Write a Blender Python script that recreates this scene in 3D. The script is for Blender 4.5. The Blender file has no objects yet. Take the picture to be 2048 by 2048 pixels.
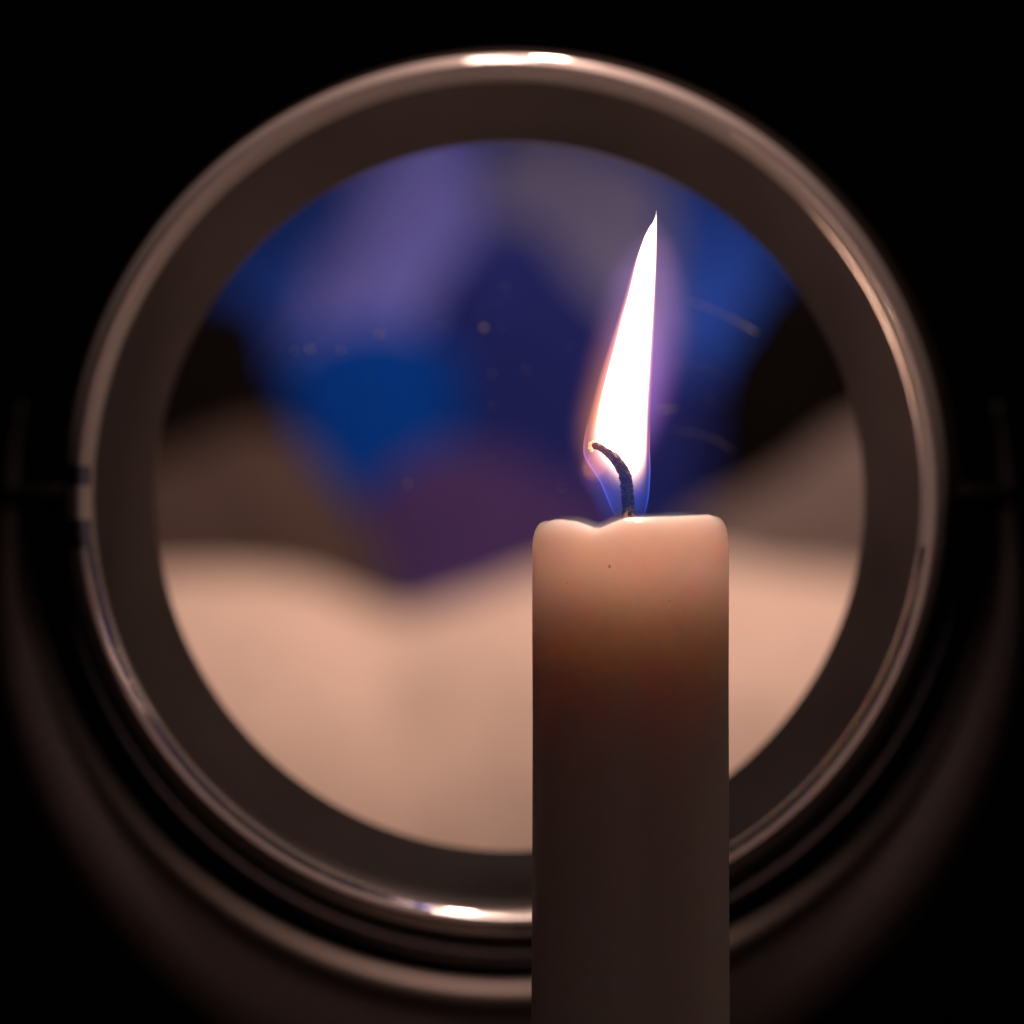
import bpy, bmesh, math, random
from mathutils import Vector, Matrix, noise
random.seed(7)
S = bpy.context.scene
COL = S.collection
R = math.radians

# ------------------------------------------------------------------ camera, world, lamps
FPX = 6408.0          # focal length in photo pixels (2048 wide)
CAM = Vector((0, -0.36, 0.1706))
cam = bpy.data.cameras.new('camera')
cam.sensor_width = 36
cam.lens = 36 * FPX / 2048
cam.clip_start, cam.clip_end = 0.02, 50
cam.dof.use_dof = True
cam.dof.focus_distance = 0.3585
cam.dof.aperture_fstop = 10.0
co = bpy.data.objects.new('camera', cam)
co.location = CAM
co.rotation_euler = (R(90), 0, 0)
COL.objects.link(co)
S.camera = co

w = bpy.data.worlds.new('World')
S.world = w
w.use_nodes = True
bg = w.node_tree.nodes['Background']
bg.inputs[0].default_value = (1.0, 0.7, 0.58, 1)
bg.inputs[1].default_value = 0.0015

S.render.engine = 'CYCLES'
cy = S.cycles
cy.use_denoising = True
cy.max_bounces = 24
cy.diffuse_bounces = 4
cy.glossy_bounces = 6
cy.transparent_max_bounces = 32
cy.caustics_reflective = True
cy.caustics_refractive = False
cy.blur_glossy = 0.3
cy.sample_clamp_indirect = 6
vs = S.view_settings
vs.view_transform = 'Standard'
vs.look = 'None'
vs.exposure = 0
vs.gamma = 1


def lamp(name, typ, loc, target, energy, color, **kw):
    l = bpy.data.lights.new(name, typ)
    l.energy = energy
    l.color = color
    for k, v in kw.items():
        setattr(l, k, v)
    o = bpy.data.objects.new(name, l)
    o.location = loc
    o.rotation_euler = (Vector(target) - Vector(loc)).to_track_quat('-Z', 'Y').to_euler()
    COL.objects.link(o)
    return o


LAMP = (0.024, -0.07, 0.90)
# a room lamp high in front of the mirror: its reflections are the two white arcs on the rim
lamp('room_lamp', 'AREA', LAMP, (0.0, 0.03, 0.17), 0.22, (1, .80, .68), shape='RECTANGLE', size=0.22, size_y=.022)
# an added, unseen spot straight above the mirror to brighten the upper rim
lamp('rim_fill_spot', 'SPOT', (0.062, 0.02, 1.05), (0.0, 0.036, 0.18), 25, (1, .62, .50), spot_size=R(8.8), spot_blend=.4, shadow_soft_size=.03)
# an added, unseen spot over the table that lights what the mirror reflects
lamp('reflection_fill_spot', 'SPOT', (0.05, -0.50, 0.85), (0.0, -1.04, 0.11), 28, (1, .70, .56), spot_size=R(54), spot_blend=.35, shadow_soft_size=.09)


# ------------------------------------------------------------------ helpers
def mat(name, color=(.5, .5, .5), rough=.5, metal=0.0, **kw):
    m = bpy.data.materials.new(name)
    m.use_nodes = True
    b = m.node_tree.nodes['Principled BSDF']
    b.inputs['Base Color'].default_value = (*color, 1)
    b.inputs['Roughness'].default_value = rough
    b.inputs['Metallic'].default_value = metal
    for k, v in kw.items():
        b.inputs[k].default_value = v
    return m


def nd(m, typ, **kw):
    n = m.node_tree.nodes.new(typ)
    for k, v in kw.items():
        setattr(n, k, v)
    return n


def lk(m, a, b):
    m.node_tree.links.new(a, b)


def bump(m, scale, strength, dist=.0005, detail=4):
    b = m.node_tree.nodes['Principled BSDF']
    tc = nd(m, 'ShaderNodeTexCoord')
    nz = nd(m, 'ShaderNodeTexNoise')
    nz.inputs['Scale'].default_value = scale
    nz.inputs['Detail'].default_value = detail
    bp = nd(m, 'ShaderNodeBump')
    bp.inputs['Strength'].default_value = strength
    bp.inputs['Distance'].default_value = dist
    lk(m, tc.outputs['Object'], nz.inputs['Vector'])
    lk(m, nz.outputs['Fac'], bp.inputs['Height'])
    lk(m, bp.outputs['Normal'], b.inputs['Normal'])
    return nz


def noisy_colour(m, c0, c1, scale, detail=4):
    b = m.node_tree.nodes['Principled BSDF']
    tc = nd(m, 'ShaderNodeTexCoord')
    nz = nd(m, 'ShaderNodeTexNoise')
    nz.inputs['Scale'].default_value = scale
    nz.inputs['Detail'].default_value = detail
    cr = nd(m, 'ShaderNodeValToRGB')
    cr.color_ramp.elements[0].position = .35
    cr.color_ramp.elements[1].position = .65
    cr.color_ramp.elements[0].color = (*c0, 1)
    cr.color_ramp.elements[1].color = (*c1, 1)
    lk(m, tc.outputs['Object'], nz.inputs['Vector'])
    lk(m, nz.outputs['Fac'], cr.inputs['Fac'])
    lk(m, cr.outputs['Color'], b.inputs['Base Color'])


def obj(name, verts, faces, m, parent=None, smooth=True, label=None, cat=None, group=None, kind=None):
    me = bpy.data.meshes.new(name)
    me.from_pydata([tuple(v) for v in verts], [], faces)
    bm = bmesh.new()
    bm.from_mesh(me)
    bmesh.ops.recalc_face_normals(bm, faces=bm.faces)
    bm.to_mesh(me)
    bm.free()
    for p in me.polygons:
        p.use_smooth = smooth
    me.materials.append(m)
    o = bpy.data.objects.new(name, me)
    COL.objects.link(o)
    if parent:
        o.parent = parent
        o.matrix_parent_inverse = parent.matrix_world.inverted()
    for k, v in (('label', label), ('category', cat), ('group', group), ('kind', kind)):
        if v:
            o[k] = v
    return o


def empty(name, loc, label, cat, group=None):
    o = bpy.data.objects.new(name, None)
    o.empty_display_size = .02
    o.location = loc
    o.matrix_world = Matrix.Translation(loc)
    COL.objects.link(o)
    o['label'] = label
    o['category'] = cat
    if group:
        o['group'] = group
    return o


def catmull(pts, n):
    """smooth curve through pts (tuples of any length), n samples per span"""
    out = []
    P = [pts[0]] + list(pts) + [pts[-1]]
    for i in range(1, len(P) - 2):
        for k in range(n):
            t = k / n
            out.append(tuple(.5 * (2 * b + (c - a) * t + (2 * a - 5 * b + 4 * c - d) * t * t + (3 * b - a - 3 * c + d) * t ** 3)
                             for a, b, c, d in zip(P[i - 1], P[i], P[i + 1], P[i + 2])))
    out.append(tuple(pts[-1]))
    return out


def interp(tab, x):
    if x <= tab[0][0]:
        return tab[0][1]
    for (x0, y0), (x1, y1) in zip(tab, tab[1:]):
        if x <= x1:
            return y0 + (y1 - y0) * (x - x0) / (x1 - x0)
    return tab[-1][1]


def loft(rings, closed=True, cap0=False, cap1=False, loop=False):
    """faces for rings of equal length"""
    n = len(rings[0])
    v = [p for r in rings for p in r]
    f = []
    m = len(rings)
    for i in range(m if loop else m - 1):
        j = (i + 1) % m
        for k in range(n if closed else n - 1):
            k2 = (k + 1) % n
            f.append((i * n + k, i * n + k2, j * n + k2, j * n + k))
    if cap0:
        f.append(tuple(range(n)))
    if cap1:
        f.append(tuple(range((m - 1) * n, m * n)))
    return v, f


def tube(path, radii, n=12, cap=True):
    """round tube along a list of Vectors"""
    rings = []
    up = Vector((0, 1, 0))
    for i, p in enumerate(path):
        t = (path[min(i + 1, len(path) - 1)] - path[max(i - 1, 0)]).normalized()
        a = t.cross(up)
        if a.length < 1e-6:
            a = t.cross(Vector((1, 0, 0)))
        a.normalize()
        b = t.cross(a).normalized()
        r = radii[i] if hasattr(radii, '__len__') else radii
        rings.append([p + (a * math.cos(q) + b * math.sin(q)) * r for q in [2 * math.pi * k / n for k in range(n)]])
    return loft(rings, True, cap, cap)


def px(x, y, d=0.36):
    """x and z of the photo pixel at distance d from the camera"""
    return (x - 1024) * d / FPX, CAM.z - (y - 1024) * d / FPX


# ------------------------------------------------------------------ setting: table, dark wall
m_table = mat('dark_wood', (.05, .03, .022), .5)
noisy_colour(m_table, (.035, .021, .015), (.06, .038, .028), 40)
bump(m_table, 900, .4)
tv, tf = [], []
NX, NY = 40, 60
for j in range(NY + 1):
    for i in range(NX + 1):
        x, y = -.8 + 1.6 * i / NX, -1.5 + 2.1 * j / NY
        tv.append((x, y, -.0015 + .0015 * noise.noise(Vector((x * 7, y * 7, 0)))))
for j in range(NY):
    for i in range(NX):
        a = j * (NX + 1) + i
        tf.append((a, a + 1, a + NX + 2, a + NX + 1))
obj('table_top', tv, tf, m_table, kind='structure')
m_wall = mat('dark_wall', (.012, .008, .007), .9)
bump(m_wall, 60, .3, .002)


# ------------------------------------------------------------------ candle
CX = (1261 - 1024) * .36 / FPX      # axis of the candle
ZT = px(0, 1034)[1]                 # height of its rim
candle = empty('candle', (CX, 0, 0), 'lit ivory candle burning in front of the round mirror', 'candle')

m_wax = mat('wax', (.95, .95, .94), .35)
b = m_wax.node_tree.nodes['Principled BSDF']
b.subsurface_method = 'RANDOM_WALK'
b.inputs['Subsurface Weight'].default_value = 1
b.inputs['Subsurface Radius'].default_value = (2.3, 1.2, .86)
b.inputs['Subsurface Scale'].default_value = .0053
b.inputs['Subsurface Anisotropy'].default_value = .3
b.inputs['Specular IOR Level'].default_value = .22
tc = nd(m_wax, 'ShaderNodeTexCoord')
sp = nd(m_wax, 'ShaderNodeSeparateXYZ')
lk(m_wax, tc.outputs['Object'], sp.inputs[0])
mr = nd(m_wax, 'ShaderNodeMapRange')          # molten wax wets the rim
mr.inputs['From Min'].default_value = ZT - .0032
mr.inputs['From Max'].default_value = ZT - .0012
mr.inputs['To Max'].default_value = .8
lk(m_wax, sp.outputs['Z'], mr.inputs['Value'])
lk(m_wax, mr.outputs[0], b.inputs['Coat Weight'])
b.inputs['Coat Roughness'].default_value = .06
bump(m_wax, 500, .05, .0003)

HP = [(-200, 62), (-197, 30), (-192, 17), (-180, 8), (-165, 4), (-150, 4.5), (-121, 8), (-100, 15), (-83, 21.5), (-70, 21),
      (-46, 11), (-21, 3), (0, .5), (60, -1), (100, -2.5), (140, -4), (165, -5), (180, -2), (190, 6), (196, 24), (200, 60)]
U = .36 / FPX                        # metres per photo pixel at the candle


def rim_h(x, y):
    """height of the wax rim below/above ZT at local x"""
    t = max(-178, min(175, x / U))
    n = noise.noise(Vector((x * 420, y * 420, 3.1))) * 1.2 * U
    back = 0 if y < 0 else -7.0 * U * min(1, y / .003)
    return -interp(HP, t) * U + n + back


RC = 196.5 * U
NS = 160
rings = []


def ring(rad, zf):
    out = []
    for k in range(NS):
        q = 2 * math.pi * k / NS
        x, y = math.cos(q), math.sin(q)
        rr = rad
        out.append((CX + x * rr, y * rr, zf(x * rr, y * rr, q)))
    return out


for z, rr in [(0.0005, 1.06), (.004, 1.06), (.02, 1.05), (.04, 1.035), (.07, 1.022), (.09, 1.017), (.11, 1.010), (.125, 1.004),
              (.135, 1.0), (.142, .999), (.148, .998), (.154, .998), (.158, .999)]:
    wob = random.random() * 6
    out = []
    for k in range(NS):
        q = 2 * math.pi * k / NS
        r2 = RC * rr * (1 + .0035 * noise.noise(Vector((math.cos(q) * 2, math.sin(q) * 2, z * 60))))
        out.append((CX + math.cos(q) * r2, math.sin(q) * r2, z))
    rings.append(out)
# shoulder: rounded edge, then the shallow melted cup
for d, rr in [(-.0042, 1.0), (-.0030, .998), (-.0021, .990), (-.0013, .975), (-.0007, .950), (-.0003, .920), (-.0001, .885), (0, .85)]:
    rings.append(ring(RC * rr, lambda x, y, q, d=d, rr=rr: ZT + d + rim_h(x * .93 / rr, y) * (1 + d / .0045)))
for d, rr in [(-.0003, .82), (-.0010, .795), (-.0022, .78), (-.0038, .765), (-.0052, .745), (-.0062, .70), (-.0067, .6), (-.0069, .45), (-.0069, .3), (-.0067, .15)]:
    rings.append(ring(RC * rr, lambda x, y, q, d=d, rr=rr: ZT + d + rim_h(x * .93 / rr, y) * max(0, 1 + d / .006)))
v, f = loft(rings, True, True, True)
obj('wax_body', v, f, m_wax, candle)

# soot speck and other tiny marks in the wax
m_soot = mat('soot', (.02, .014, .01), .9)


def blob(name, c, rx, ry, rz, m, parent, seed=0, amp=.25):
    bm = bmesh.new()
    bmesh.ops.create_icosphere(bm, subdivisions=2, radius=1)
    vs_ = [Vector(v.co) for v in bm.verts]
    fs_ = [[v.index for v in f.verts] for f in bm.faces]
    bm.free()
    out = []
    for p in vs_:
        s = 1 + amp * noise.noise(p * 1.7 + Vector((seed, seed * 2, 0)))
        out.append((c[0] + p.x * rx * s, c[1] + p.y * ry * s, c[2] + p.z * rz * s))
    return obj(name, out, fs_, m, parent)


wax_o = [o for o in candle.children if o.name.startswith('wax_body')][0]
for (qx, qy, sx, sz) in [(1219.5, 1133, 2.0, 2.8), (1339, 1202, 1.0, 1.0), (1136, 1168, .6, 1.2)]:
    x, z = px(qx, qy, .36 - .0108)
    yy = -math.sqrt(max(0, (RC * .9985) ** 2 - (x - CX) ** 2))
    blob('soot_speck', (x, yy, z), sx * U, .00006, sz * U, m_soot, wax_o, qx)

# wick
wp = [(1257, 1180), (1258, 1040), (1258, 1022), (1256.5, 1002), (1254, 975), (1250.5, 952), (1245, 938), (1237, 926), (1227, 914), (1216, 905),
      (1205, 898), (1195, 893.5), (1188, 891.5)]
wr = [13.5, 13.5, 13, 13, 12.8, 12.6, 12.3, 11.6, 10.5, 9.2, 8, 7.6, 7]
path = catmull([(a, c, r_) for (a, c), r_ in zip(wp, wr)], 9)
WP = [Vector((px(a, c)[0], .0009 * math.sin(i * .05), px(a, c)[1])) for i, (a, c, r_) in enumerate(path)]
WR = [r_ * U for a, c, r_ in path]
rings = []
NW = 40
for i, p in enumerate(WP):
    t = (WP[min(i + 1, len(WP) - 1)] - WP[max(i - 1, 0)]).normalized()
    a = t.cross(Vector((0, 1, 0))).normalized()
    b_ = t.cross(a).normalized()
    rg = []
    for k in range(NW):
        q = 2 * math.pi * k / NW
        braid = 1 + .04 * math.sin(3 * q + i * .55 + 2 * noise.noise(p * 900)) + .03 * math.sin(3 * q - i * .55)
        pp = p + (a * math.cos(q) + b_ * math.sin(q)) * WR[i]
        nn = .22 * noise.noise(pp * 2200) + .20 * noise.noise(pp * 6500)
        rg.append(p + (a * math.cos(q) + b_ * math.sin(q)) * WR[i] * (braid * .93 + nn))
    rings.append(rg)
v, f = loft(rings, True, True, True)
m_wick = mat('charred_wick', (.02, .016, .016), .8)
b = m_wick.node_tree.nodes['Principled BSDF']
tc = nd(m_wick, 'ShaderNodeTexCoord')
sp = nd(m_wick, 'ShaderNodeSeparateXYZ')
lk(m_wick, tc.outputs['Object'], sp.inputs[0])
nz = nd(m_wick, 'ShaderNodeTexNoise')
nz.inputs['Scale'].default_value = 1
mp = nd(m_wick, 'ShaderNodeMapping')
mp.inputs['Scale'].default_value = (2600, 2600, 420)
lk(m_wick, tc.outputs['Object'], mp.inputs[0])
lk(m_wick, mp.outputs[0], nz.inputs['Vector'])
ma = nd(m_wick, 'ShaderNodeMath', operation='MULTIPLY_ADD')
ma.inputs[1].default_value = -.0026
lk(m_wick, nz.outputs['Fac'], ma.inputs[0])
lk(m_wick, sp.outputs['Z'], ma.inputs[2])
mr = nd(m_wick, 'ShaderNodeMapRange')
zb = ZT - .0004
mr.inputs['From Min'].default_value = zb - .0010
mr.inputs['From Max'].default_value = zb - .0004
lk(m_wick, ma.outputs[0], mr.inputs['Value'])
nz2 = nd(m_wick, 'ShaderNodeTexNoise')
nz2.inputs['Scale'].default_value = 5200
lk(m_wick, tc.outputs['Object'], nz2.inputs['Vector'])
cr = nd(m_wick, 'ShaderNodeValToRGB')
cr.color_ramp.elements[0].position = .52
cr.color_ramp.elements[1].position = .66
cr.color_ramp.elements[0].color = (.004, .003, .004, 1)
cr.color_ramp.elements[1].color = (.07, .06, .065, 1)
lk(m_wick, nz2.outputs['Fac'], cr.inputs['Fac'])
mx = nd(m_wick, 'ShaderNodeMix', data_type='RGBA')
mx.inputs['A'].default_value = (.62, .40, .33, 1)
lk(m_wick, mr.outputs[0], mx.inputs['Factor'])
lk(m_wick, cr.outputs['Color'], mx.inputs['B'])
lk(m_wick, mx.outputs['Result'], b.inputs['Base Color'])
wick = obj('wick', v, f, m_wick, candle)
m_ember = mat('ember', (.5, .2, .1), .8)
b = m_ember.node_tree.nodes['Principled BSDF']
b.inputs['Emission Color'].default_value = (1, .33, .16, 1)
b.inputs['Emission Strength'].default_value = 1.6
for i, (qx, qy, r_) in enumerate([(1182, 888, 4.6), (1180.5, 894, 4.2), (1183, 900, 3.4), (1187, 886, 4.4)]):
    x, z = px(qx, qy)
    blob('ember', (x, .0002, z), r_ * U, r_ * U, r_ * U * 1.1, m_ember, wick, i * 3.3, .7)

# ------------------------------------------------------------------ flame
# white core: z row, left and right edge in photo pixels
core = [(421, 1312, 1313.5), (432, 1310.5, 1313.6), (444, 1306, 1313.4), (452, 1300, 1313.4), (465, 1293, 1313.3), (480, 1286.5, 1313), (520, 1273.5, 1312.2),
        (577, 1260, 1309.5), (635, 1245.5, 1306), (690, 1230.5, 1302.5), (749, 1214.5, 1299), (805, 1200.5, 1295.5), (845, 1190, 1294.3),
        (880, 1183, 1293.6), (915, 1184, 1293.5), (950, 1199, 1294), (985, 1212, 1293), (1010, 1224, 1289)]
mantle = [(436, 1310, 1314.2), (470, 1291, 1314.5), (520, 1270, 1314), (577, 1253, 1312.5), (635, 1236, 1310), (690, 1218, 1307.5), (749, 1199, 1305), (805, 1184, 1303),
          (850, 1173, 1301), (890, 1166.5, 1300), (915, 1169, 1300.5), (940, 1184, 1301), (965, 1200, 1300), (990, 1211, 1298), (1012, 1220, 1294), (1030, 1229, 1289)]


def flame_mesh(rows, per, n, depth=.85):
    out = []
    for (zz, a, c) in catmull(rows, per):
        xa, z = px(a, zz)
        xc, _ = px(c, zz)
        h = max(1e-6, (xc - xa) / 2)
        m_ = (xa + xc) / 2
        out.append([(m_ + h * math.cos(q), h * depth * math.sin(q), z) for q in [2 * math.pi * k / n for k in range(n)]])
    return loft(out, True, True, True)


def flame_mat(name):
    m = bpy.data.materials.new(name)
    m.use_nodes = True
    nt = m.node_tree
    nt.nodes.clear()
    out = nt.nodes.new('ShaderNodeOutputMaterial')
    add = nt.nodes.new('ShaderNodeAddShader')
    tr = nt.nodes.new('ShaderNodeBsdfTransparent')
    em = nt.nodes.new('ShaderNodeEmission')
    nt.links.new(tr.outputs[0], add.inputs[0])
    nt.links.new(em.outputs[0], add.inputs[1])
    nt.links.new(add.outputs[0], out.inputs['Surface'])
    return m, em


def math_(m, op, a, b=None, clamp=False):
    n = nd(m, 'ShaderNodeMath', operation=op, use_clamp=clamp)
    for i, x in enumerate((a, b)):
        if x is None:
            continue
        if isinstance(x, (int, float)):
            n.inputs[i].default_value = x
        else:
            lk(m, x, n.inputs[i])
    return n.outputs[0]


def maprange(m, val, a, b_, c, d, smooth=True):
    n = nd(m, 'ShaderNodeMapRange', interpolation_type='SMOOTHSTEP' if smooth else 'LINEAR')
    lk(m, val, n.inputs['Value'])
    for k, x in zip(('From Min', 'From Max', 'To Min', 'To Max'), (a, b_, c, d)):
        n.inputs[k].default_value = x
    return n.outputs[0]


CORE = 14.0
m_core, em = flame_mat('flame_core')
em.inputs['Color'].default_value = (1, .60, .43, 1)
tc = nd(m_core, 'ShaderNodeTexCoord')
sp = nd(m_core, 'ShaderNodeSeparateXYZ')
lk(m_core, tc.outputs['Object'], sp.inputs[0])
# lower end of the luminous zone slopes down to the right
x0, zA = px(1190, 846)
x1, zB = px(1285, 945)
slope = (zB - zA) / (x1 - x0)
h = math_(m_core, 'SUBTRACT', sp.outputs['Z'], math_(m_core, 'ADD', math_(m_core, 'MULTIPLY', math_(m_core, 'SUBTRACT', sp.outputs['X'], x0), slope), zA))
g = maprange(m_core, h, -.0026, .0042, 0, 1)
g = math_(m_core, 'POWER', g, 3.2)
lw = nd(m_core, 'ShaderNodeLayerWeight')
lw.inputs['Blend'].default_value = .5
g = math_(m_core, 'MULTIPLY', g, maprange(m_core, sp.outputs['Z'], px(0, 419)[1], px(0, 462)[1], .03, 1) if 0 else maprange(m_core, sp.outputs['Z'], px(0, 470)[1], px(0, 424)[1], 1, .03))
edge = math_(m_core, 'POWER', math_(m_core, 'SUBTRACT', 1.0, lw.outputs['Facing']), 3.3)
g = math_(m_core, 'MULTIPLY', g, edge)
lk(m_core, math_(m_core, 'MULTIPLY', g, CORE), em.inputs['Strength'])
m_mantle, em = flame_mat('flame_mantle')
tc = nd(m_mantle, 'ShaderNodeTexCoord')
sp = nd(m_mantle, 'ShaderNodeSeparateXYZ')
lk(m_mantle, tc.outputs['Object'], sp.inputs[0])
zt = maprange(m_mantle, sp.outputs['Z'], px(0, 1034)[1], px(0, 760)[1], 0, 1, False)
cr = nd(m_mantle, 'ShaderNodeValToRGB')
e = cr.color_ramp.elements
e[0].position, e[0].color = 0.0, (.01, .012, .06, 1)
e[1].position, e[1].color = 1.0, (.75, .26, .20, 1)
for p_, c_ in [(.12, (.020, .045, .30, 1)), (.28, (.045, .06, .34, 1)), (.42, (.16, .07, .27, 1)), (.55, (.36, .11, .15, 1)), (.75, (.62, .20, .11, 1))]:
    k = e.new(p_)
    k.color = c_
lk(m_mantle, zt, cr.inputs['Fac'])
lk(m_mantle, cr.outputs['Color'], em.inputs['Color'])
lw = nd(m_mantle, 'ShaderNodeLayerWeight')
lw.inputs['Blend'].default_value = .5
fa = lw.outputs['Facing']
lim0 = math_(m_mantle, 'MULTIPLY', math_(m_mantle, 'ADD', math_(m_mantle, 'MULTIPLY', maprange(m_mantle, fa, .45, .9, 0, 1), .85), .25),
            maprange(m_mantle, fa, .78, 1.0, 1, 0))
soft = math_(m_mantle, 'POWER', math_(m_mantle, 'SUBTRACT', 1.0, fa), 2.0)
hi = maprange(m_mantle, sp.outputs['Z'], px(0, 930)[1], px(0, 830)[1], 0, 1)
mf = nd(m_mantle, 'ShaderNodeMix', data_type='FLOAT')
lk(m_mantle, hi, mf.inputs['Factor'])
lk(m_mantle, lim0, mf.inputs['A'])
lk(m_mantle, soft, mf.inputs['B'])
lk(m_mantle, mf.outputs['Result'], em.inputs['Strength'])
# added glow shell: lens bloom and blurred halo painted as emission
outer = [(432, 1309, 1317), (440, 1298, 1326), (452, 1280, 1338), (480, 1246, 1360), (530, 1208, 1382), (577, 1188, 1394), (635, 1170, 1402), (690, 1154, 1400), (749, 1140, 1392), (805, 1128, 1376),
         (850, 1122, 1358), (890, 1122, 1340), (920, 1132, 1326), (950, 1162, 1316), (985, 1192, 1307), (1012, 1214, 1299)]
m_halo, em = flame_mat('flame_halo_glow')
tc = nd(m_halo, 'ShaderNodeTexCoord')
sp = nd(m_halo, 'ShaderNodeSeparateXYZ')
lk(m_halo, tc.outputs['Object'], sp.inputs[0])
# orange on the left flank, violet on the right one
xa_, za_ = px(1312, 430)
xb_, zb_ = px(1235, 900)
mid = math_(m_halo, 'ADD', math_(m_halo, 'MULTIPLY', math_(m_halo, 'SUBTRACT', sp.outputs['Z'], zb_), (xa_ - xb_) / (za_ - zb_)), xb_)
side = maprange(m_halo, math_(m_halo, 'SUBTRACT', sp.outputs['X'], mid), -.003, .003, 0, 1)
zt = maprange(m_halo, sp.outputs['Z'], px(0, 930)[1], px(0, 480)[1], 0, 1, False)
mixl = nd(m_halo, 'ShaderNodeMix', data_type='RGBA')
lk(m_halo, maprange(m_halo, zt, .35, .85, 0, 1), mixl.inputs['Factor'])
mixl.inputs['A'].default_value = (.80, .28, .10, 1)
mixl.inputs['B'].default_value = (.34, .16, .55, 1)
mixr = nd(m_halo, 'ShaderNodeMix', data_type='RGBA')
lk(m_halo, zt, mixr.inputs['Factor'])
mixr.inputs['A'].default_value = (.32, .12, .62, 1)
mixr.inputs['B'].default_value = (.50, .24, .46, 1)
mixc = nd(m_halo, 'ShaderNodeMix', data_type='RGBA')
lk(m_halo, side, mixc.inputs['Factor'])
lk(m_halo, mixl.outputs['Result'], mixc.inputs['A'])
lk(m_halo, mixr.outputs['Result'], mixc.inputs['B'])
lk(m_halo, mixc.outputs['Result'], em.inputs['Color'])
lw = nd(m_halo, 'ShaderNodeLayerWeight')
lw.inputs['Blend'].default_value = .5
dens = math_(m_halo, 'POWER', math_(m_halo, 'SUBTRACT', 1.0, lw.outputs['Facing']), 6.0)
dens = math_(m_halo, 'MULTIPLY', dens, maprange(m_halo, sp.outputs['Z'], px(0, 950)[1], px(0, 820)[1], 0, 1))
lk(m_halo, math_(m_halo, 'MULTIPLY', dens, .25), em.inputs['Strength'])
v, f = flame_mesh(mantle, 8, 64)
flame = obj('flame', v, f, m_mantle, candle)
v, f = flame_mesh([(z_, (a + c) / 2 - (c - a) * .535, (a + c) / 2 + (c - a) * .52) for z_, a, c in core], 8, 64)
obj('flame_core', v, f, m_core, flame)
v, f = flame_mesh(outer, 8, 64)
obj('flame_halo', v, f, m_halo, flame)

# the light that the flame gives (its glowing gas is thin and shines alike to all sides)
fl = bpy.data.lights.new('flame_light', 'POINT')
fl.energy = .0108
fl.color = (1, .68, .53)
fl.shadow_soft_size = .0012
fo = bpy.data.objects.new('flame_light', fl)
fo.location = (px(1250, 830)[0], 0, px(1250, 830)[1])
COL.objects.link(fo)

# ------------------------------------------------------------------ round mirror on its stand
DY = .012                           # depth of the head behind the candle
K = .395 / .383
MX, MZ = px(1018, 991.5, .395)
TILT = R(-1.6)                       # turned a little about the upright axis
TILTX = R(-0.6)
mirror = empty('table_mirror', (MX, .09, 0), 'round tilting table mirror with polished rim and dark stand behind the candle', 'mirror')
HEAD = Matrix.Translation((MX, .04 + DY, MZ)) @ Matrix.Rotation(TILT, 4, 'Z') @ Matrix.Rotation(TILTX, 4, 'X') @ Matrix.Translation((0, -.04, 0))


def lathe(name, prof, m, parent, n=256, loop=False, wob=None):
    """profile of (radius, y) turned about the head's own axis"""
    rings = []
    for k in range(n):
        q = 2 * math.pi * k / n
        rings.append([HEAD @ Vector((math.cos(q) * r * K, y, math.sin(q) * r * K)) for r, y in prof])
    v, f = loft(rings, loop, loop=True)
    return obj(name, v, f, m, parent)


m_chrome = mat('polished_metal', (.82, .75, .72), .06, 1.0)
bump(m_chrome, 160, .02, .0004, 2)
gl = nd(m_chrome, 'ShaderNodeBsdfAnisotropic', distribution='GGX')
gl.inputs['Color'].default_value = (.80, .75, .75, 1)
gl.inputs['Roughness'].default_value = .5
df = nd(m_chrome, 'ShaderNodeBsdfDiffuse')          # fine wear of the plating
df.inputs['Color'].default_value = (.80, .77, .77, 1)
m2 = nd(m_chrome, 'ShaderNodeMixShader')
m2.inputs[0].default_value = .55
lk(m_chrome, gl.outputs[0], m2.inputs[1])
lk(m_chrome, df.outputs[0], m2.inputs[2])
ms = nd(m_chrome, 'ShaderNodeMixShader')
ms.inputs[0].default_value = .55
lk(m_chrome, m_chrome.node_tree.nodes['Principled BSDF'].outputs[0], ms.inputs[1])
lk(m_chrome, m2.outputs[0], ms.inputs[2])
lk(m_chrome, ms.outputs[0], m_chrome.node_tree.nodes['Material Output'].inputs['Surface'])
RO, RI = .0529, .0499
# two slightly crowned bevels that meet in a soft ridge
def half_angle(sgn):
    p = Vector((MX, .0355, MZ + sgn * .0535))
    h = (CAM - p).normalized() + (Vector((MX, LAMP[1], LAMP[2])) - p).normalized()
    return math.degrees(math.atan2(h.z, -h.y))


A1, A2 = half_angle(1) - .6, half_angle(-1) + .6
seg = []
r_, y_ = RO, .0240
angs = [(75, .00035), (50, .0003)] + [(A1 + dA, .00031) for dA in (.2, .1, 0, -.1, -.2)] + [(14, .00015), (6, .0002), (-2, .0002), (-8, .0002), (-15, .00012), (-22, .00002), (-30, .00002), (-38, .00002)] + [(-A2 + dA, .00028) for dA in (.2, .1, -.1, -.2)] + [(-60, .0003)]
prof = [(RO, .030), (RO, .0240)]
r_, y_ = RO, .0239
tot = sum(l * math.cos(R(a)) for a, l in angs)
for a_, l in angs:
    l *= (RO - RI) / tot
    r_ -= l * math.cos(R(a_))
    y_ -= l * math.sin(R(a_))
    prof.append((r_, y_))
prof.append((RI, .030))
rim = lathe('rim', prof, m_chrome, mirror)
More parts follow.
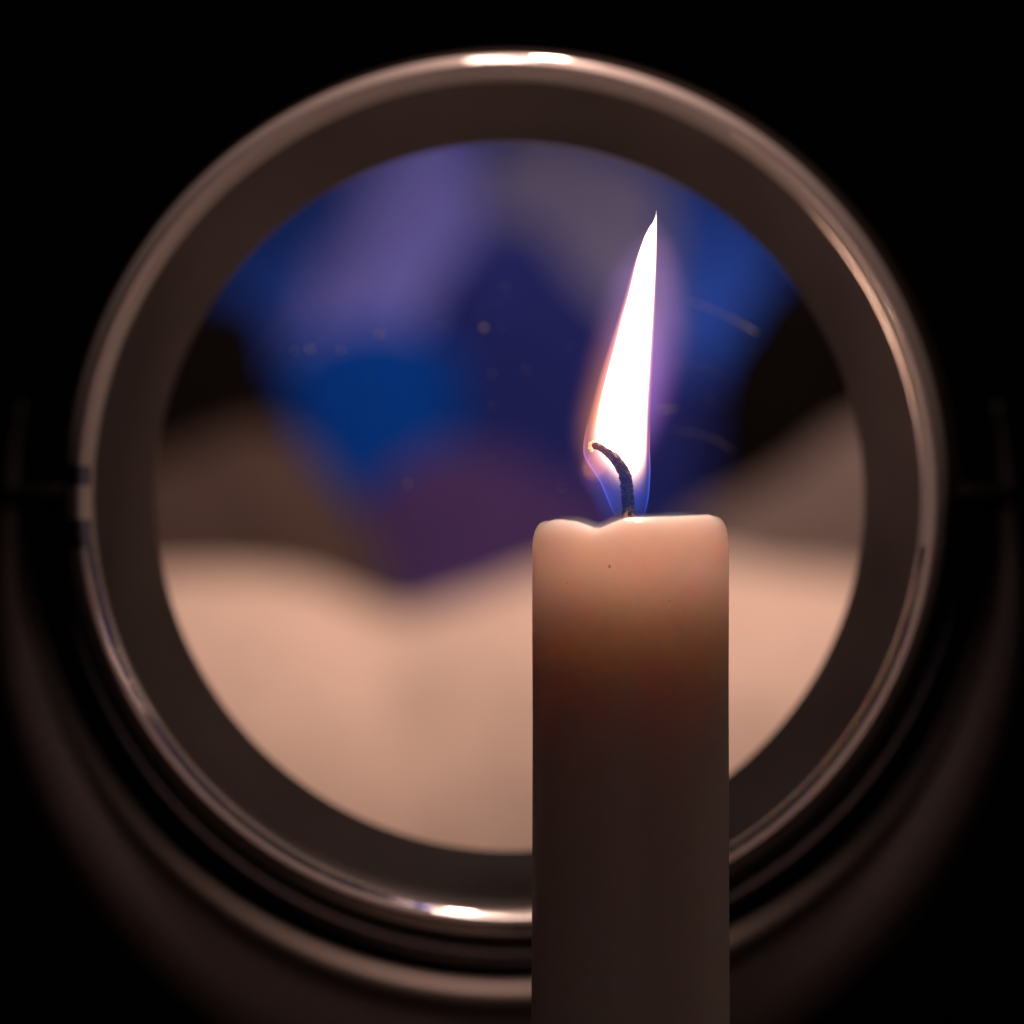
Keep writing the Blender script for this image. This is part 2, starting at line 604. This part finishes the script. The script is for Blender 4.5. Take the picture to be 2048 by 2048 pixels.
# strip on the lower rim with blue-white reflections painted in as patches
refl_strip = []
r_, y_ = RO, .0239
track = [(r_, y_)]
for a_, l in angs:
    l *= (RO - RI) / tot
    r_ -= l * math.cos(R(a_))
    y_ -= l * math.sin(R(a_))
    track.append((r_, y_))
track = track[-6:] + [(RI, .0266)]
m_lip_refl = mat('painted_reflection', (.05, .06, .16), .14, 1.0)
b = m_lip_refl.node_tree.nodes['Principled BSDF']
tc = nd(m_lip_refl, 'ShaderNodeTexCoord')
nz = nd(m_lip_refl, 'ShaderNodeTexNoise')
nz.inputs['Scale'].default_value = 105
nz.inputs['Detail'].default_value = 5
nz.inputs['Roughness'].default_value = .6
lk(m_lip_refl, tc.outputs['Object'], nz.inputs['Vector'])
cr = nd(m_lip_refl, 'ShaderNodeValToRGB')
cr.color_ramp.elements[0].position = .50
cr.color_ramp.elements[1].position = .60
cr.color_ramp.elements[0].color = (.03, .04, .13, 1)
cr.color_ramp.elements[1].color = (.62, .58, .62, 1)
lk(m_lip_refl, nz.outputs['Fac'], cr.inputs['Fac'])
lk(m_lip_refl, cr.outputs['Color'], b.inputs['Base Color'])
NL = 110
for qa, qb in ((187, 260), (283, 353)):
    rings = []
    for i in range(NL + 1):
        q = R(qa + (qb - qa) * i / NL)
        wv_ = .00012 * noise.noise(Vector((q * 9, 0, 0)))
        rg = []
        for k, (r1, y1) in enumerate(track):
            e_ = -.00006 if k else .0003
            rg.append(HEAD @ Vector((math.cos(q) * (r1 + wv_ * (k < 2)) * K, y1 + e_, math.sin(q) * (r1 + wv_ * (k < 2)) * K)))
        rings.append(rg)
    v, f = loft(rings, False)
    obj('lip_reflection', v, f, m_lip_refl, rim)
# strips by the left pivot: dark reflections in the rim, painted on
m_dark_refl = mat('dark_reflection', (.09, .10, .16), .35, .8)
for qa, qb in ((1.2, 3.9), (-7.3, -3.4)):
    rings = []
    for i in range(9):
        q = R(180 - qa - (qb - qa) * i / 8)
        rings.append([HEAD @ Vector((math.cos(q) * r1 * K, y1 - .00008, math.sin(q) * r1 * K)) for r1, y1 in prof[2:-1] + [(RI, .0266)]])
    v, f = loft(rings, False)
    obj('dark_reflection', v, f, m_dark_refl, rim)
m_bezel = mat('dark_bezel', (.076, .054, .054), .5)
bump(m_bezel, 300, .08, .0003)
noisy_colour(m_bezel, (.050, .042, .047), (.112, .093, .10), 26, 3)
RD = .0437
lathe('bezel', [(RI + .0001, .0262), (RI - .0004, .0268), (RD + .0004, .0378), (RD, .0384)], m_bezel, mirror)
m_mirror = mat('mirror_glass', (.97, .97, .97), .0, 1.0)
lathe('mirror_glass', [(.0005, .0380), (.02, .0380), (RD + .0003, .0380)], m_mirror, mirror, 128)
glass = [o for o in mirror.children if o.name.startswith('mirror_glass')][0]
# close the centre of the disc
bm = bmesh.new()
bm.from_mesh(glass.data)
bmesh.ops.holes_fill(bm, edges=[e_ for e_ in bm.edges if e_.is_boundary and (e_.verts[0].co - (HEAD @ Vector((0, .038, 0)))).length < .001], sides=0)
bm.to_mesh(glass.data)
bm.free()
for p in glass.data.polygons:
    p.use_smooth = False

GN = (HEAD.to_3x3() @ Vector((0, -1, 0))).normalized()
GP = HEAD @ Vector((0, .038, 0))


def on_glass(qx, qy, lift=.00005):
    d = Vector(((qx - 1024) / FPX, 1, -(qy - 1024) / FPX))
    t = (GP - CAM).dot(GN) / d.dot(GN)
    return CAM + d * t + GN * lift


m_dust = mat('dust', (.9, .82, .78), .9)
for i, (qx, qy, s_) in enumerate([(758, 668, 1.0), (620, 698, 1.15), (682, 702, .8), (590, 702, .5), (968, 655, .95), (1012, 572, .5), (985, 748, .45), (985, 815, .4), (1050, 740, .4),
                                  (816, 967, .7), (883, 650, .35), (1003, 655, .3), (1123, 975, .4), (985, 915, .4), (1420, 800, .3)] +
        [(random.uniform(560, 1560), random.uniform(420, 1010), random.uniform(.12, .34)) for _ in range(26)]):
    c = on_glass(qx, qy)
    blob('dust_speck', c, .00032 * s_, .0001 * s_, .00032 * s_, m_dust, glass, i)
m_scr = mat('scratch', (.9, .85, .82), .5)
# fine circular polishing scratches right of the flame
for nm, pts, wd in [('scratch', [(1372, 600), (1400, 609), (1440, 626), (1480, 646), (1506, 661), (1516, 667)], [.6, .8, 1.0, 1.5, 2.2, .4]),
                    ('scratch', [(1340, 858), (1390, 866), (1440, 884), (1466, 903)], [.3, .4, .5, .3]),
                    ('scratch', [(1345, 728), (1400, 735), (1450, 752)], [.3, .4, .3]),
                    ('scratch', [(1318, 820), (1332, 818.5), (1346, 817)], [1.2, 2.4, 1.4]), ('scratch', [(1348, 817), (1351, 816.5), (1354, 816)], [2, 2.2, 1])]:
    P = catmull([(a, c, k) for (a, c), k in zip(pts, wd)], 6)
    v, f = tube([on_glass(a, c, .00002) for a, c, k in P], [k * .000046 for a, c, k in P], 6)
    obj(nm, v, f, m_scr, glass)

m_back = mat('dark_shell', (.12, .10, .095), .42, .9)
bump(m_back, 200, .06, .0004)
lathe('back_shell', [(RO - .0002, .029), (.0531, .0305), (.0545, .036), (.0555, .0405), (.0562, .043), (.0565, .0455), (.0560, .048), (.053, .053), (.045, .058), (.02, .061), (.001, .0615)], m_back, mirror)

# added ring standing in for the lit lower edge of the shell
m_lit_edge = mat('lit_edge_metal', (.30, .29, .29), .26, 1.0)
bp, br = [], []
for i in range(97):
    q = R(180 + 14) + R(180 - 28) * i / 96
    s = max(0, -math.sin(q))
    bp.append(HEAD @ Vector((math.cos(q) * .0590, .0435, math.sin(q) * .0590)))
    br.append(.00015 + .0020 * max(0, s - .25) ** .7)
v, f = tube(bp, br, 20)
obj('lit_edge_stand_in', v, f, m_lit_edge, mirror)

m_pivot = mat('pivot_black', (.012, .011, .011), .8)
m_pivot.node_tree.nodes['Principled BSDF'].inputs['Specular IOR Level'].default_value = .1
# yoke: a crescent-shaped fork, thick at the bottom, pivots at mid height
m_yoke = mat('dark_stand', (.44, .42, .42), .55, 1.0)
bump(m_yoke, 150, .06, .0005)
YY = .088
KY = (.36 + YY) / .435
rings = []
NA = 120
a0, a1 = R(180 - 11), R(360 + 11)
for i in range(NA + 1):
    q = a0 + (a1 - a0) * i / NA
    s = max(0, -math.sin(q))
    ri = (.0655 + .0012 * s) * KY
    ro = (.0692 + .0145 * s ** 1.1) * KY
    endf = min(1, i / 18, (NA - i) / 18) ** .8 if 0 < i < NA else .05
    c_, h_, d_ = (ri + ro) / 2, (ro - ri) / 2 * endf, (.0035 + .0025 * s) * endf
    rg = []
    for k in range(28):
        t = 2 * math.pi * k / 28
        ct, st = math.cos(t), math.sin(t)
        ct = math.copysign(abs(ct) ** .55, ct)
        st = math.copysign(abs(st) ** .8, st)
        rr = c_ + h_ * ct
        rg.append(Vector((MX + math.cos(q) * rr, YY + d_ * st, MZ + math.sin(q) * rr)))
    rings.append(rg)
v, f = loft(rings, True, True, True)
yoke = obj('yoke', v, f, m_yoke, mirror)
m_bead = mat('highlight_bead_metal', (.20, .18, .175), .55, 1.0)  # thin tube added to catch a highlight along the yoke's inner edge
bp, br = [], []
for i in range(NA + 1):
    q = a0 + R(11) + (a1 - a0 - R(22)) * i / NA
    s = max(0, -math.sin(q))
    rr = (.0655 + .0012 * s) * KY + .0009
    bp.append(Vector((MX + math.cos(q) * rr, YY - (.0035 + .0025 * s) * .75, MZ + math.sin(q) * rr)))
    br.append(.0002 + .0024 * s ** 1.5)
v, f = tube(bp, br, 24)
obj('highlight_bead', v, f, m_bead, yoke)
for sgn in (-1, 1):
    v, f = tube([Vector((MX + sgn * a, .058 + b_, MZ)) for a, b_ in [(.056, 0), (.060, .004), (.064, .016), (.067, .025), (.069, .03)]], [.0016, .0016, .0016, .0016, .0016], 20)
    obj('pivot', v, f, m_pivot, mirror)
v, f = tube([Vector((MX, YY, z)) for z in (.0935, .085, .07, .05, .03, .02, .014, .0095)], [.012, .0095, .0075, .007, .0075, .009, .013, .02], 32)
obj('stem', v, f, m_yoke, mirror)
rings = []
for r_, z in [(.0005, .0125), (.02, .012), (.045, .0095), (.06, .007), (.066, .0045), (.067, .002), (.066, .0005), (.0005, .0005)]:
    rings.append([(MX + r_ * math.cos(2 * math.pi * k / 96), YY + r_ * math.sin(2 * math.pi * k / 96), z) for k in range(96)])
v, f = loft(rings)
obj('base', v, f, m_yoke, mirror)

# ------------------------------------------------------------------ what stands before the mirror and shows only in its glass


def reflect_at(qx, qy, y):
    """point at depth y that the camera sees at this photo pixel in the mirror"""
    d = Vector(((qx - 1024) / FPX, 1, -(qy - 1024) / FPX)).normalized()
    t = (GP - CAM).dot(GN) / d.dot(GN)
    p = CAM + d * t
    r = d - 2 * d.dot(GN) * GN
    return p + r * ((y - p.y) / r.y)


def heap(name, crest, y, depth, m, label, cat, amp=.006, lean=.25, seed=0):
    """a soft cloth-like heap lying on the table: its upper outline is the crest"""
    pts = [reflect_at(a, c, y) for a, c in crest]
    P = catmull([(p.x, max(p.z, .004)) for p in pts], 8)
    xs = [p[0] for p in P]
    N = 26
    rings = []
    for j in range(N + 1):
        t = j / N                      # 0 front foot .. 1 back foot
        ang = math.pi * t
        row = []
        for (x, z) in P:
            yy = y + depth * .5 - depth * math.sin(ang * .5) ** 1.5
            zz = .0008 + (z - .0008) * math.sin(ang) ** .55
            n1 = noise.noise(Vector((x * 14 + seed, zz * 14, yy * 14)))
            n2 = noise.noise(Vector((x * 34 + seed, zz * 34, yy * 34)))
            k = math.sin(ang)
            row.append((x + amp * n2 * k, yy + (amp * 2.2 * n1 + amp * n2) * k, zz + amp * .5 * n1 * k))
        rings.append(row)
    v, f = loft(rings, False)
    o = obj(name, v, f, m, None, label=label, cat=cat)
    sd = o.modifiers.new('thickness', 'SOLIDIFY')
    sd.thickness = .002
    return o


def fabric(name, c, rough=.9):
    m = mat(name, c, rough)
    m.node_tree.nodes['Principled BSDF'].inputs['Specular IOR Level'].default_value = .08
    noisy_colour(m, tuple(x * .88 for x in c), tuple(min(1, x * 1.1) for x in c), 60)
    bump(m, 700, .5)
    return m


m_peach = fabric('peach_fabric', (.70, .54, .475))
m_blue = fabric('blue_fabric', (.0, .045, .34))
m_navy = fabric('navy_fabric', (.016, .024, .19))
m_lav = fabric('lavender_fabric', (.18, .20, .78))
m_plum = fabric('plum_fabric', (.058, .032, .135))
m_brown = fabric('brown_fabric', (.075, .052, .048))
m_grey = fabric('mauve_fabric', (.19, .20, .40))

heap('folded_blanket', [(100, 1210), (200, 1165), (420, 1145), (580, 1150), (690, 1190), (790, 1222), (900, 1196), (1020, 1160), (1200, 1120), (1400, 1110), (1560, 1140), (1700, 1150), (1900, 1190)],
     -.86, .16, m_peach, 'pale peach blanket lying crumpled across the table, seen in the mirror', 'blanket', seed=1)
heap('brown_cushion', [(150, 1100), (260, 960), (400, 880), (500, 850), (600, 890), (700, 1000), (780, 1150), (820, 1300)],
     -1.0, .10, m_brown, 'brown cushion behind the blanket at the left of the reflection', 'cushion', seed=2)
heap('grey_cushion', [(1250, 1200), (1350, 1060), (1500, 990), (1600, 920), (1700, 850), (1850, 830), (2000, 940), (2050, 1200)],
     -1.0, .10, fabric('taupe_fabric', (.155, .122, .12)), 'taupe cushion behind the blanket at the right of the reflection', 'cushion', seed=3)
heap('plum_cushion', [(600, 1300), (680, 1080), (760, 980), (870, 900), (980, 900), (1100, 950), (1220, 1010), (1320, 1200)],
     -1.04, .10, m_plum, 'dark plum cushion in the middle of the reflection', 'cushion', seed=4)
heap('blue_cushion', [(540, 1250), (560, 900), (590, 720), (680, 650), (800, 640), (890, 690), (940, 800), (960, 1200)],
     -1.11, .08, m_blue, 'deep blue cushion standing behind the plum one', 'cushion', seed=5)
heap('navy_throw', [(800, 1250), (850, 700), (900, 520), (980, 440), (1080, 460), (1200, 600), (1380, 740), (1500, 850), (1560, 1200)],
     -1.19, .08, m_navy, 'navy throw heaped tall at the end of the table', 'throw', seed=6)
heap('lavender_pillow', [(560, 1250), (600, 620), (680, 450), (740, 300), (830, 220), (920, 240), (960, 420), (980, 1250)],
     -1.27, .08, m_lav, 'lavender pillow standing upright behind the cushions', 'pillow', seed=7)
heap('mauve_pillow', [(930, 1250), (950, 500), (985, 330), (1050, 270), (1160, 275), (1260, 320), (1330, 420), (1380, 1250)],
     -1.30, .05, m_grey, 'grey mauve pillow standing behind the navy throw', 'pillow', seed=11)
heap('royal_blue_pillow', [(340, 1250), (380, 600), (450, 450), (560, 320), (720, 180), (1000, 150), (1300, 200), (1480, 360), (1560, 480), (1560, 620), (1480, 1250)],
     -1.36, .08, fabric('royal_fabric', (.035, .125, .80)), 'royal blue pillow standing hindmost at the end of the table', 'pillow', seed=8)

m_black = fabric('dark_gap_black', (.004, .003, .003))  # for black screens added to make the dark gaps in the reflection
m_black.node_tree.nodes['Principled BSDF'].inputs['Specular IOR Level'].default_value = .03
heap('dark_gap_screen', [(120, 1250), (200, 700), (330, 590), (440, 590), (530, 640), (565, 760), (600, 900), (640, 1250)],
     -1.06, .06, m_black, 'added black screen darkening the reflection left of the deep blue cushion', 'cushion', seed=9)
heap('dark_gap_screen', [(1380, 1250), (1420, 860), (1450, 700), (1520, 590), (1640, 520), (1850, 500), (1950, 700), (2000, 1250)],
     -1.12, .06, m_black, 'added black screen darkening the reflection right of the navy throw', 'cushion', seed=10)

# the dark room round the table
wv = [(-2, .75, -.8), (2, .75, -.8), (2, .75, 1.8), (-2, .75, 1.8)]
obj('back_wall', wv, [(0, 1, 2, 3)], m_wall, kind='structure', smooth=False)
wv = [(-2, -2.2, -.8), (2, -2.2, -.8), (2, -2.2, 1.8), (-2, -2.2, 1.8)]
obj('front_wall', wv, [(0, 1, 2, 3)], m_wall, kind='structure', smooth=False)
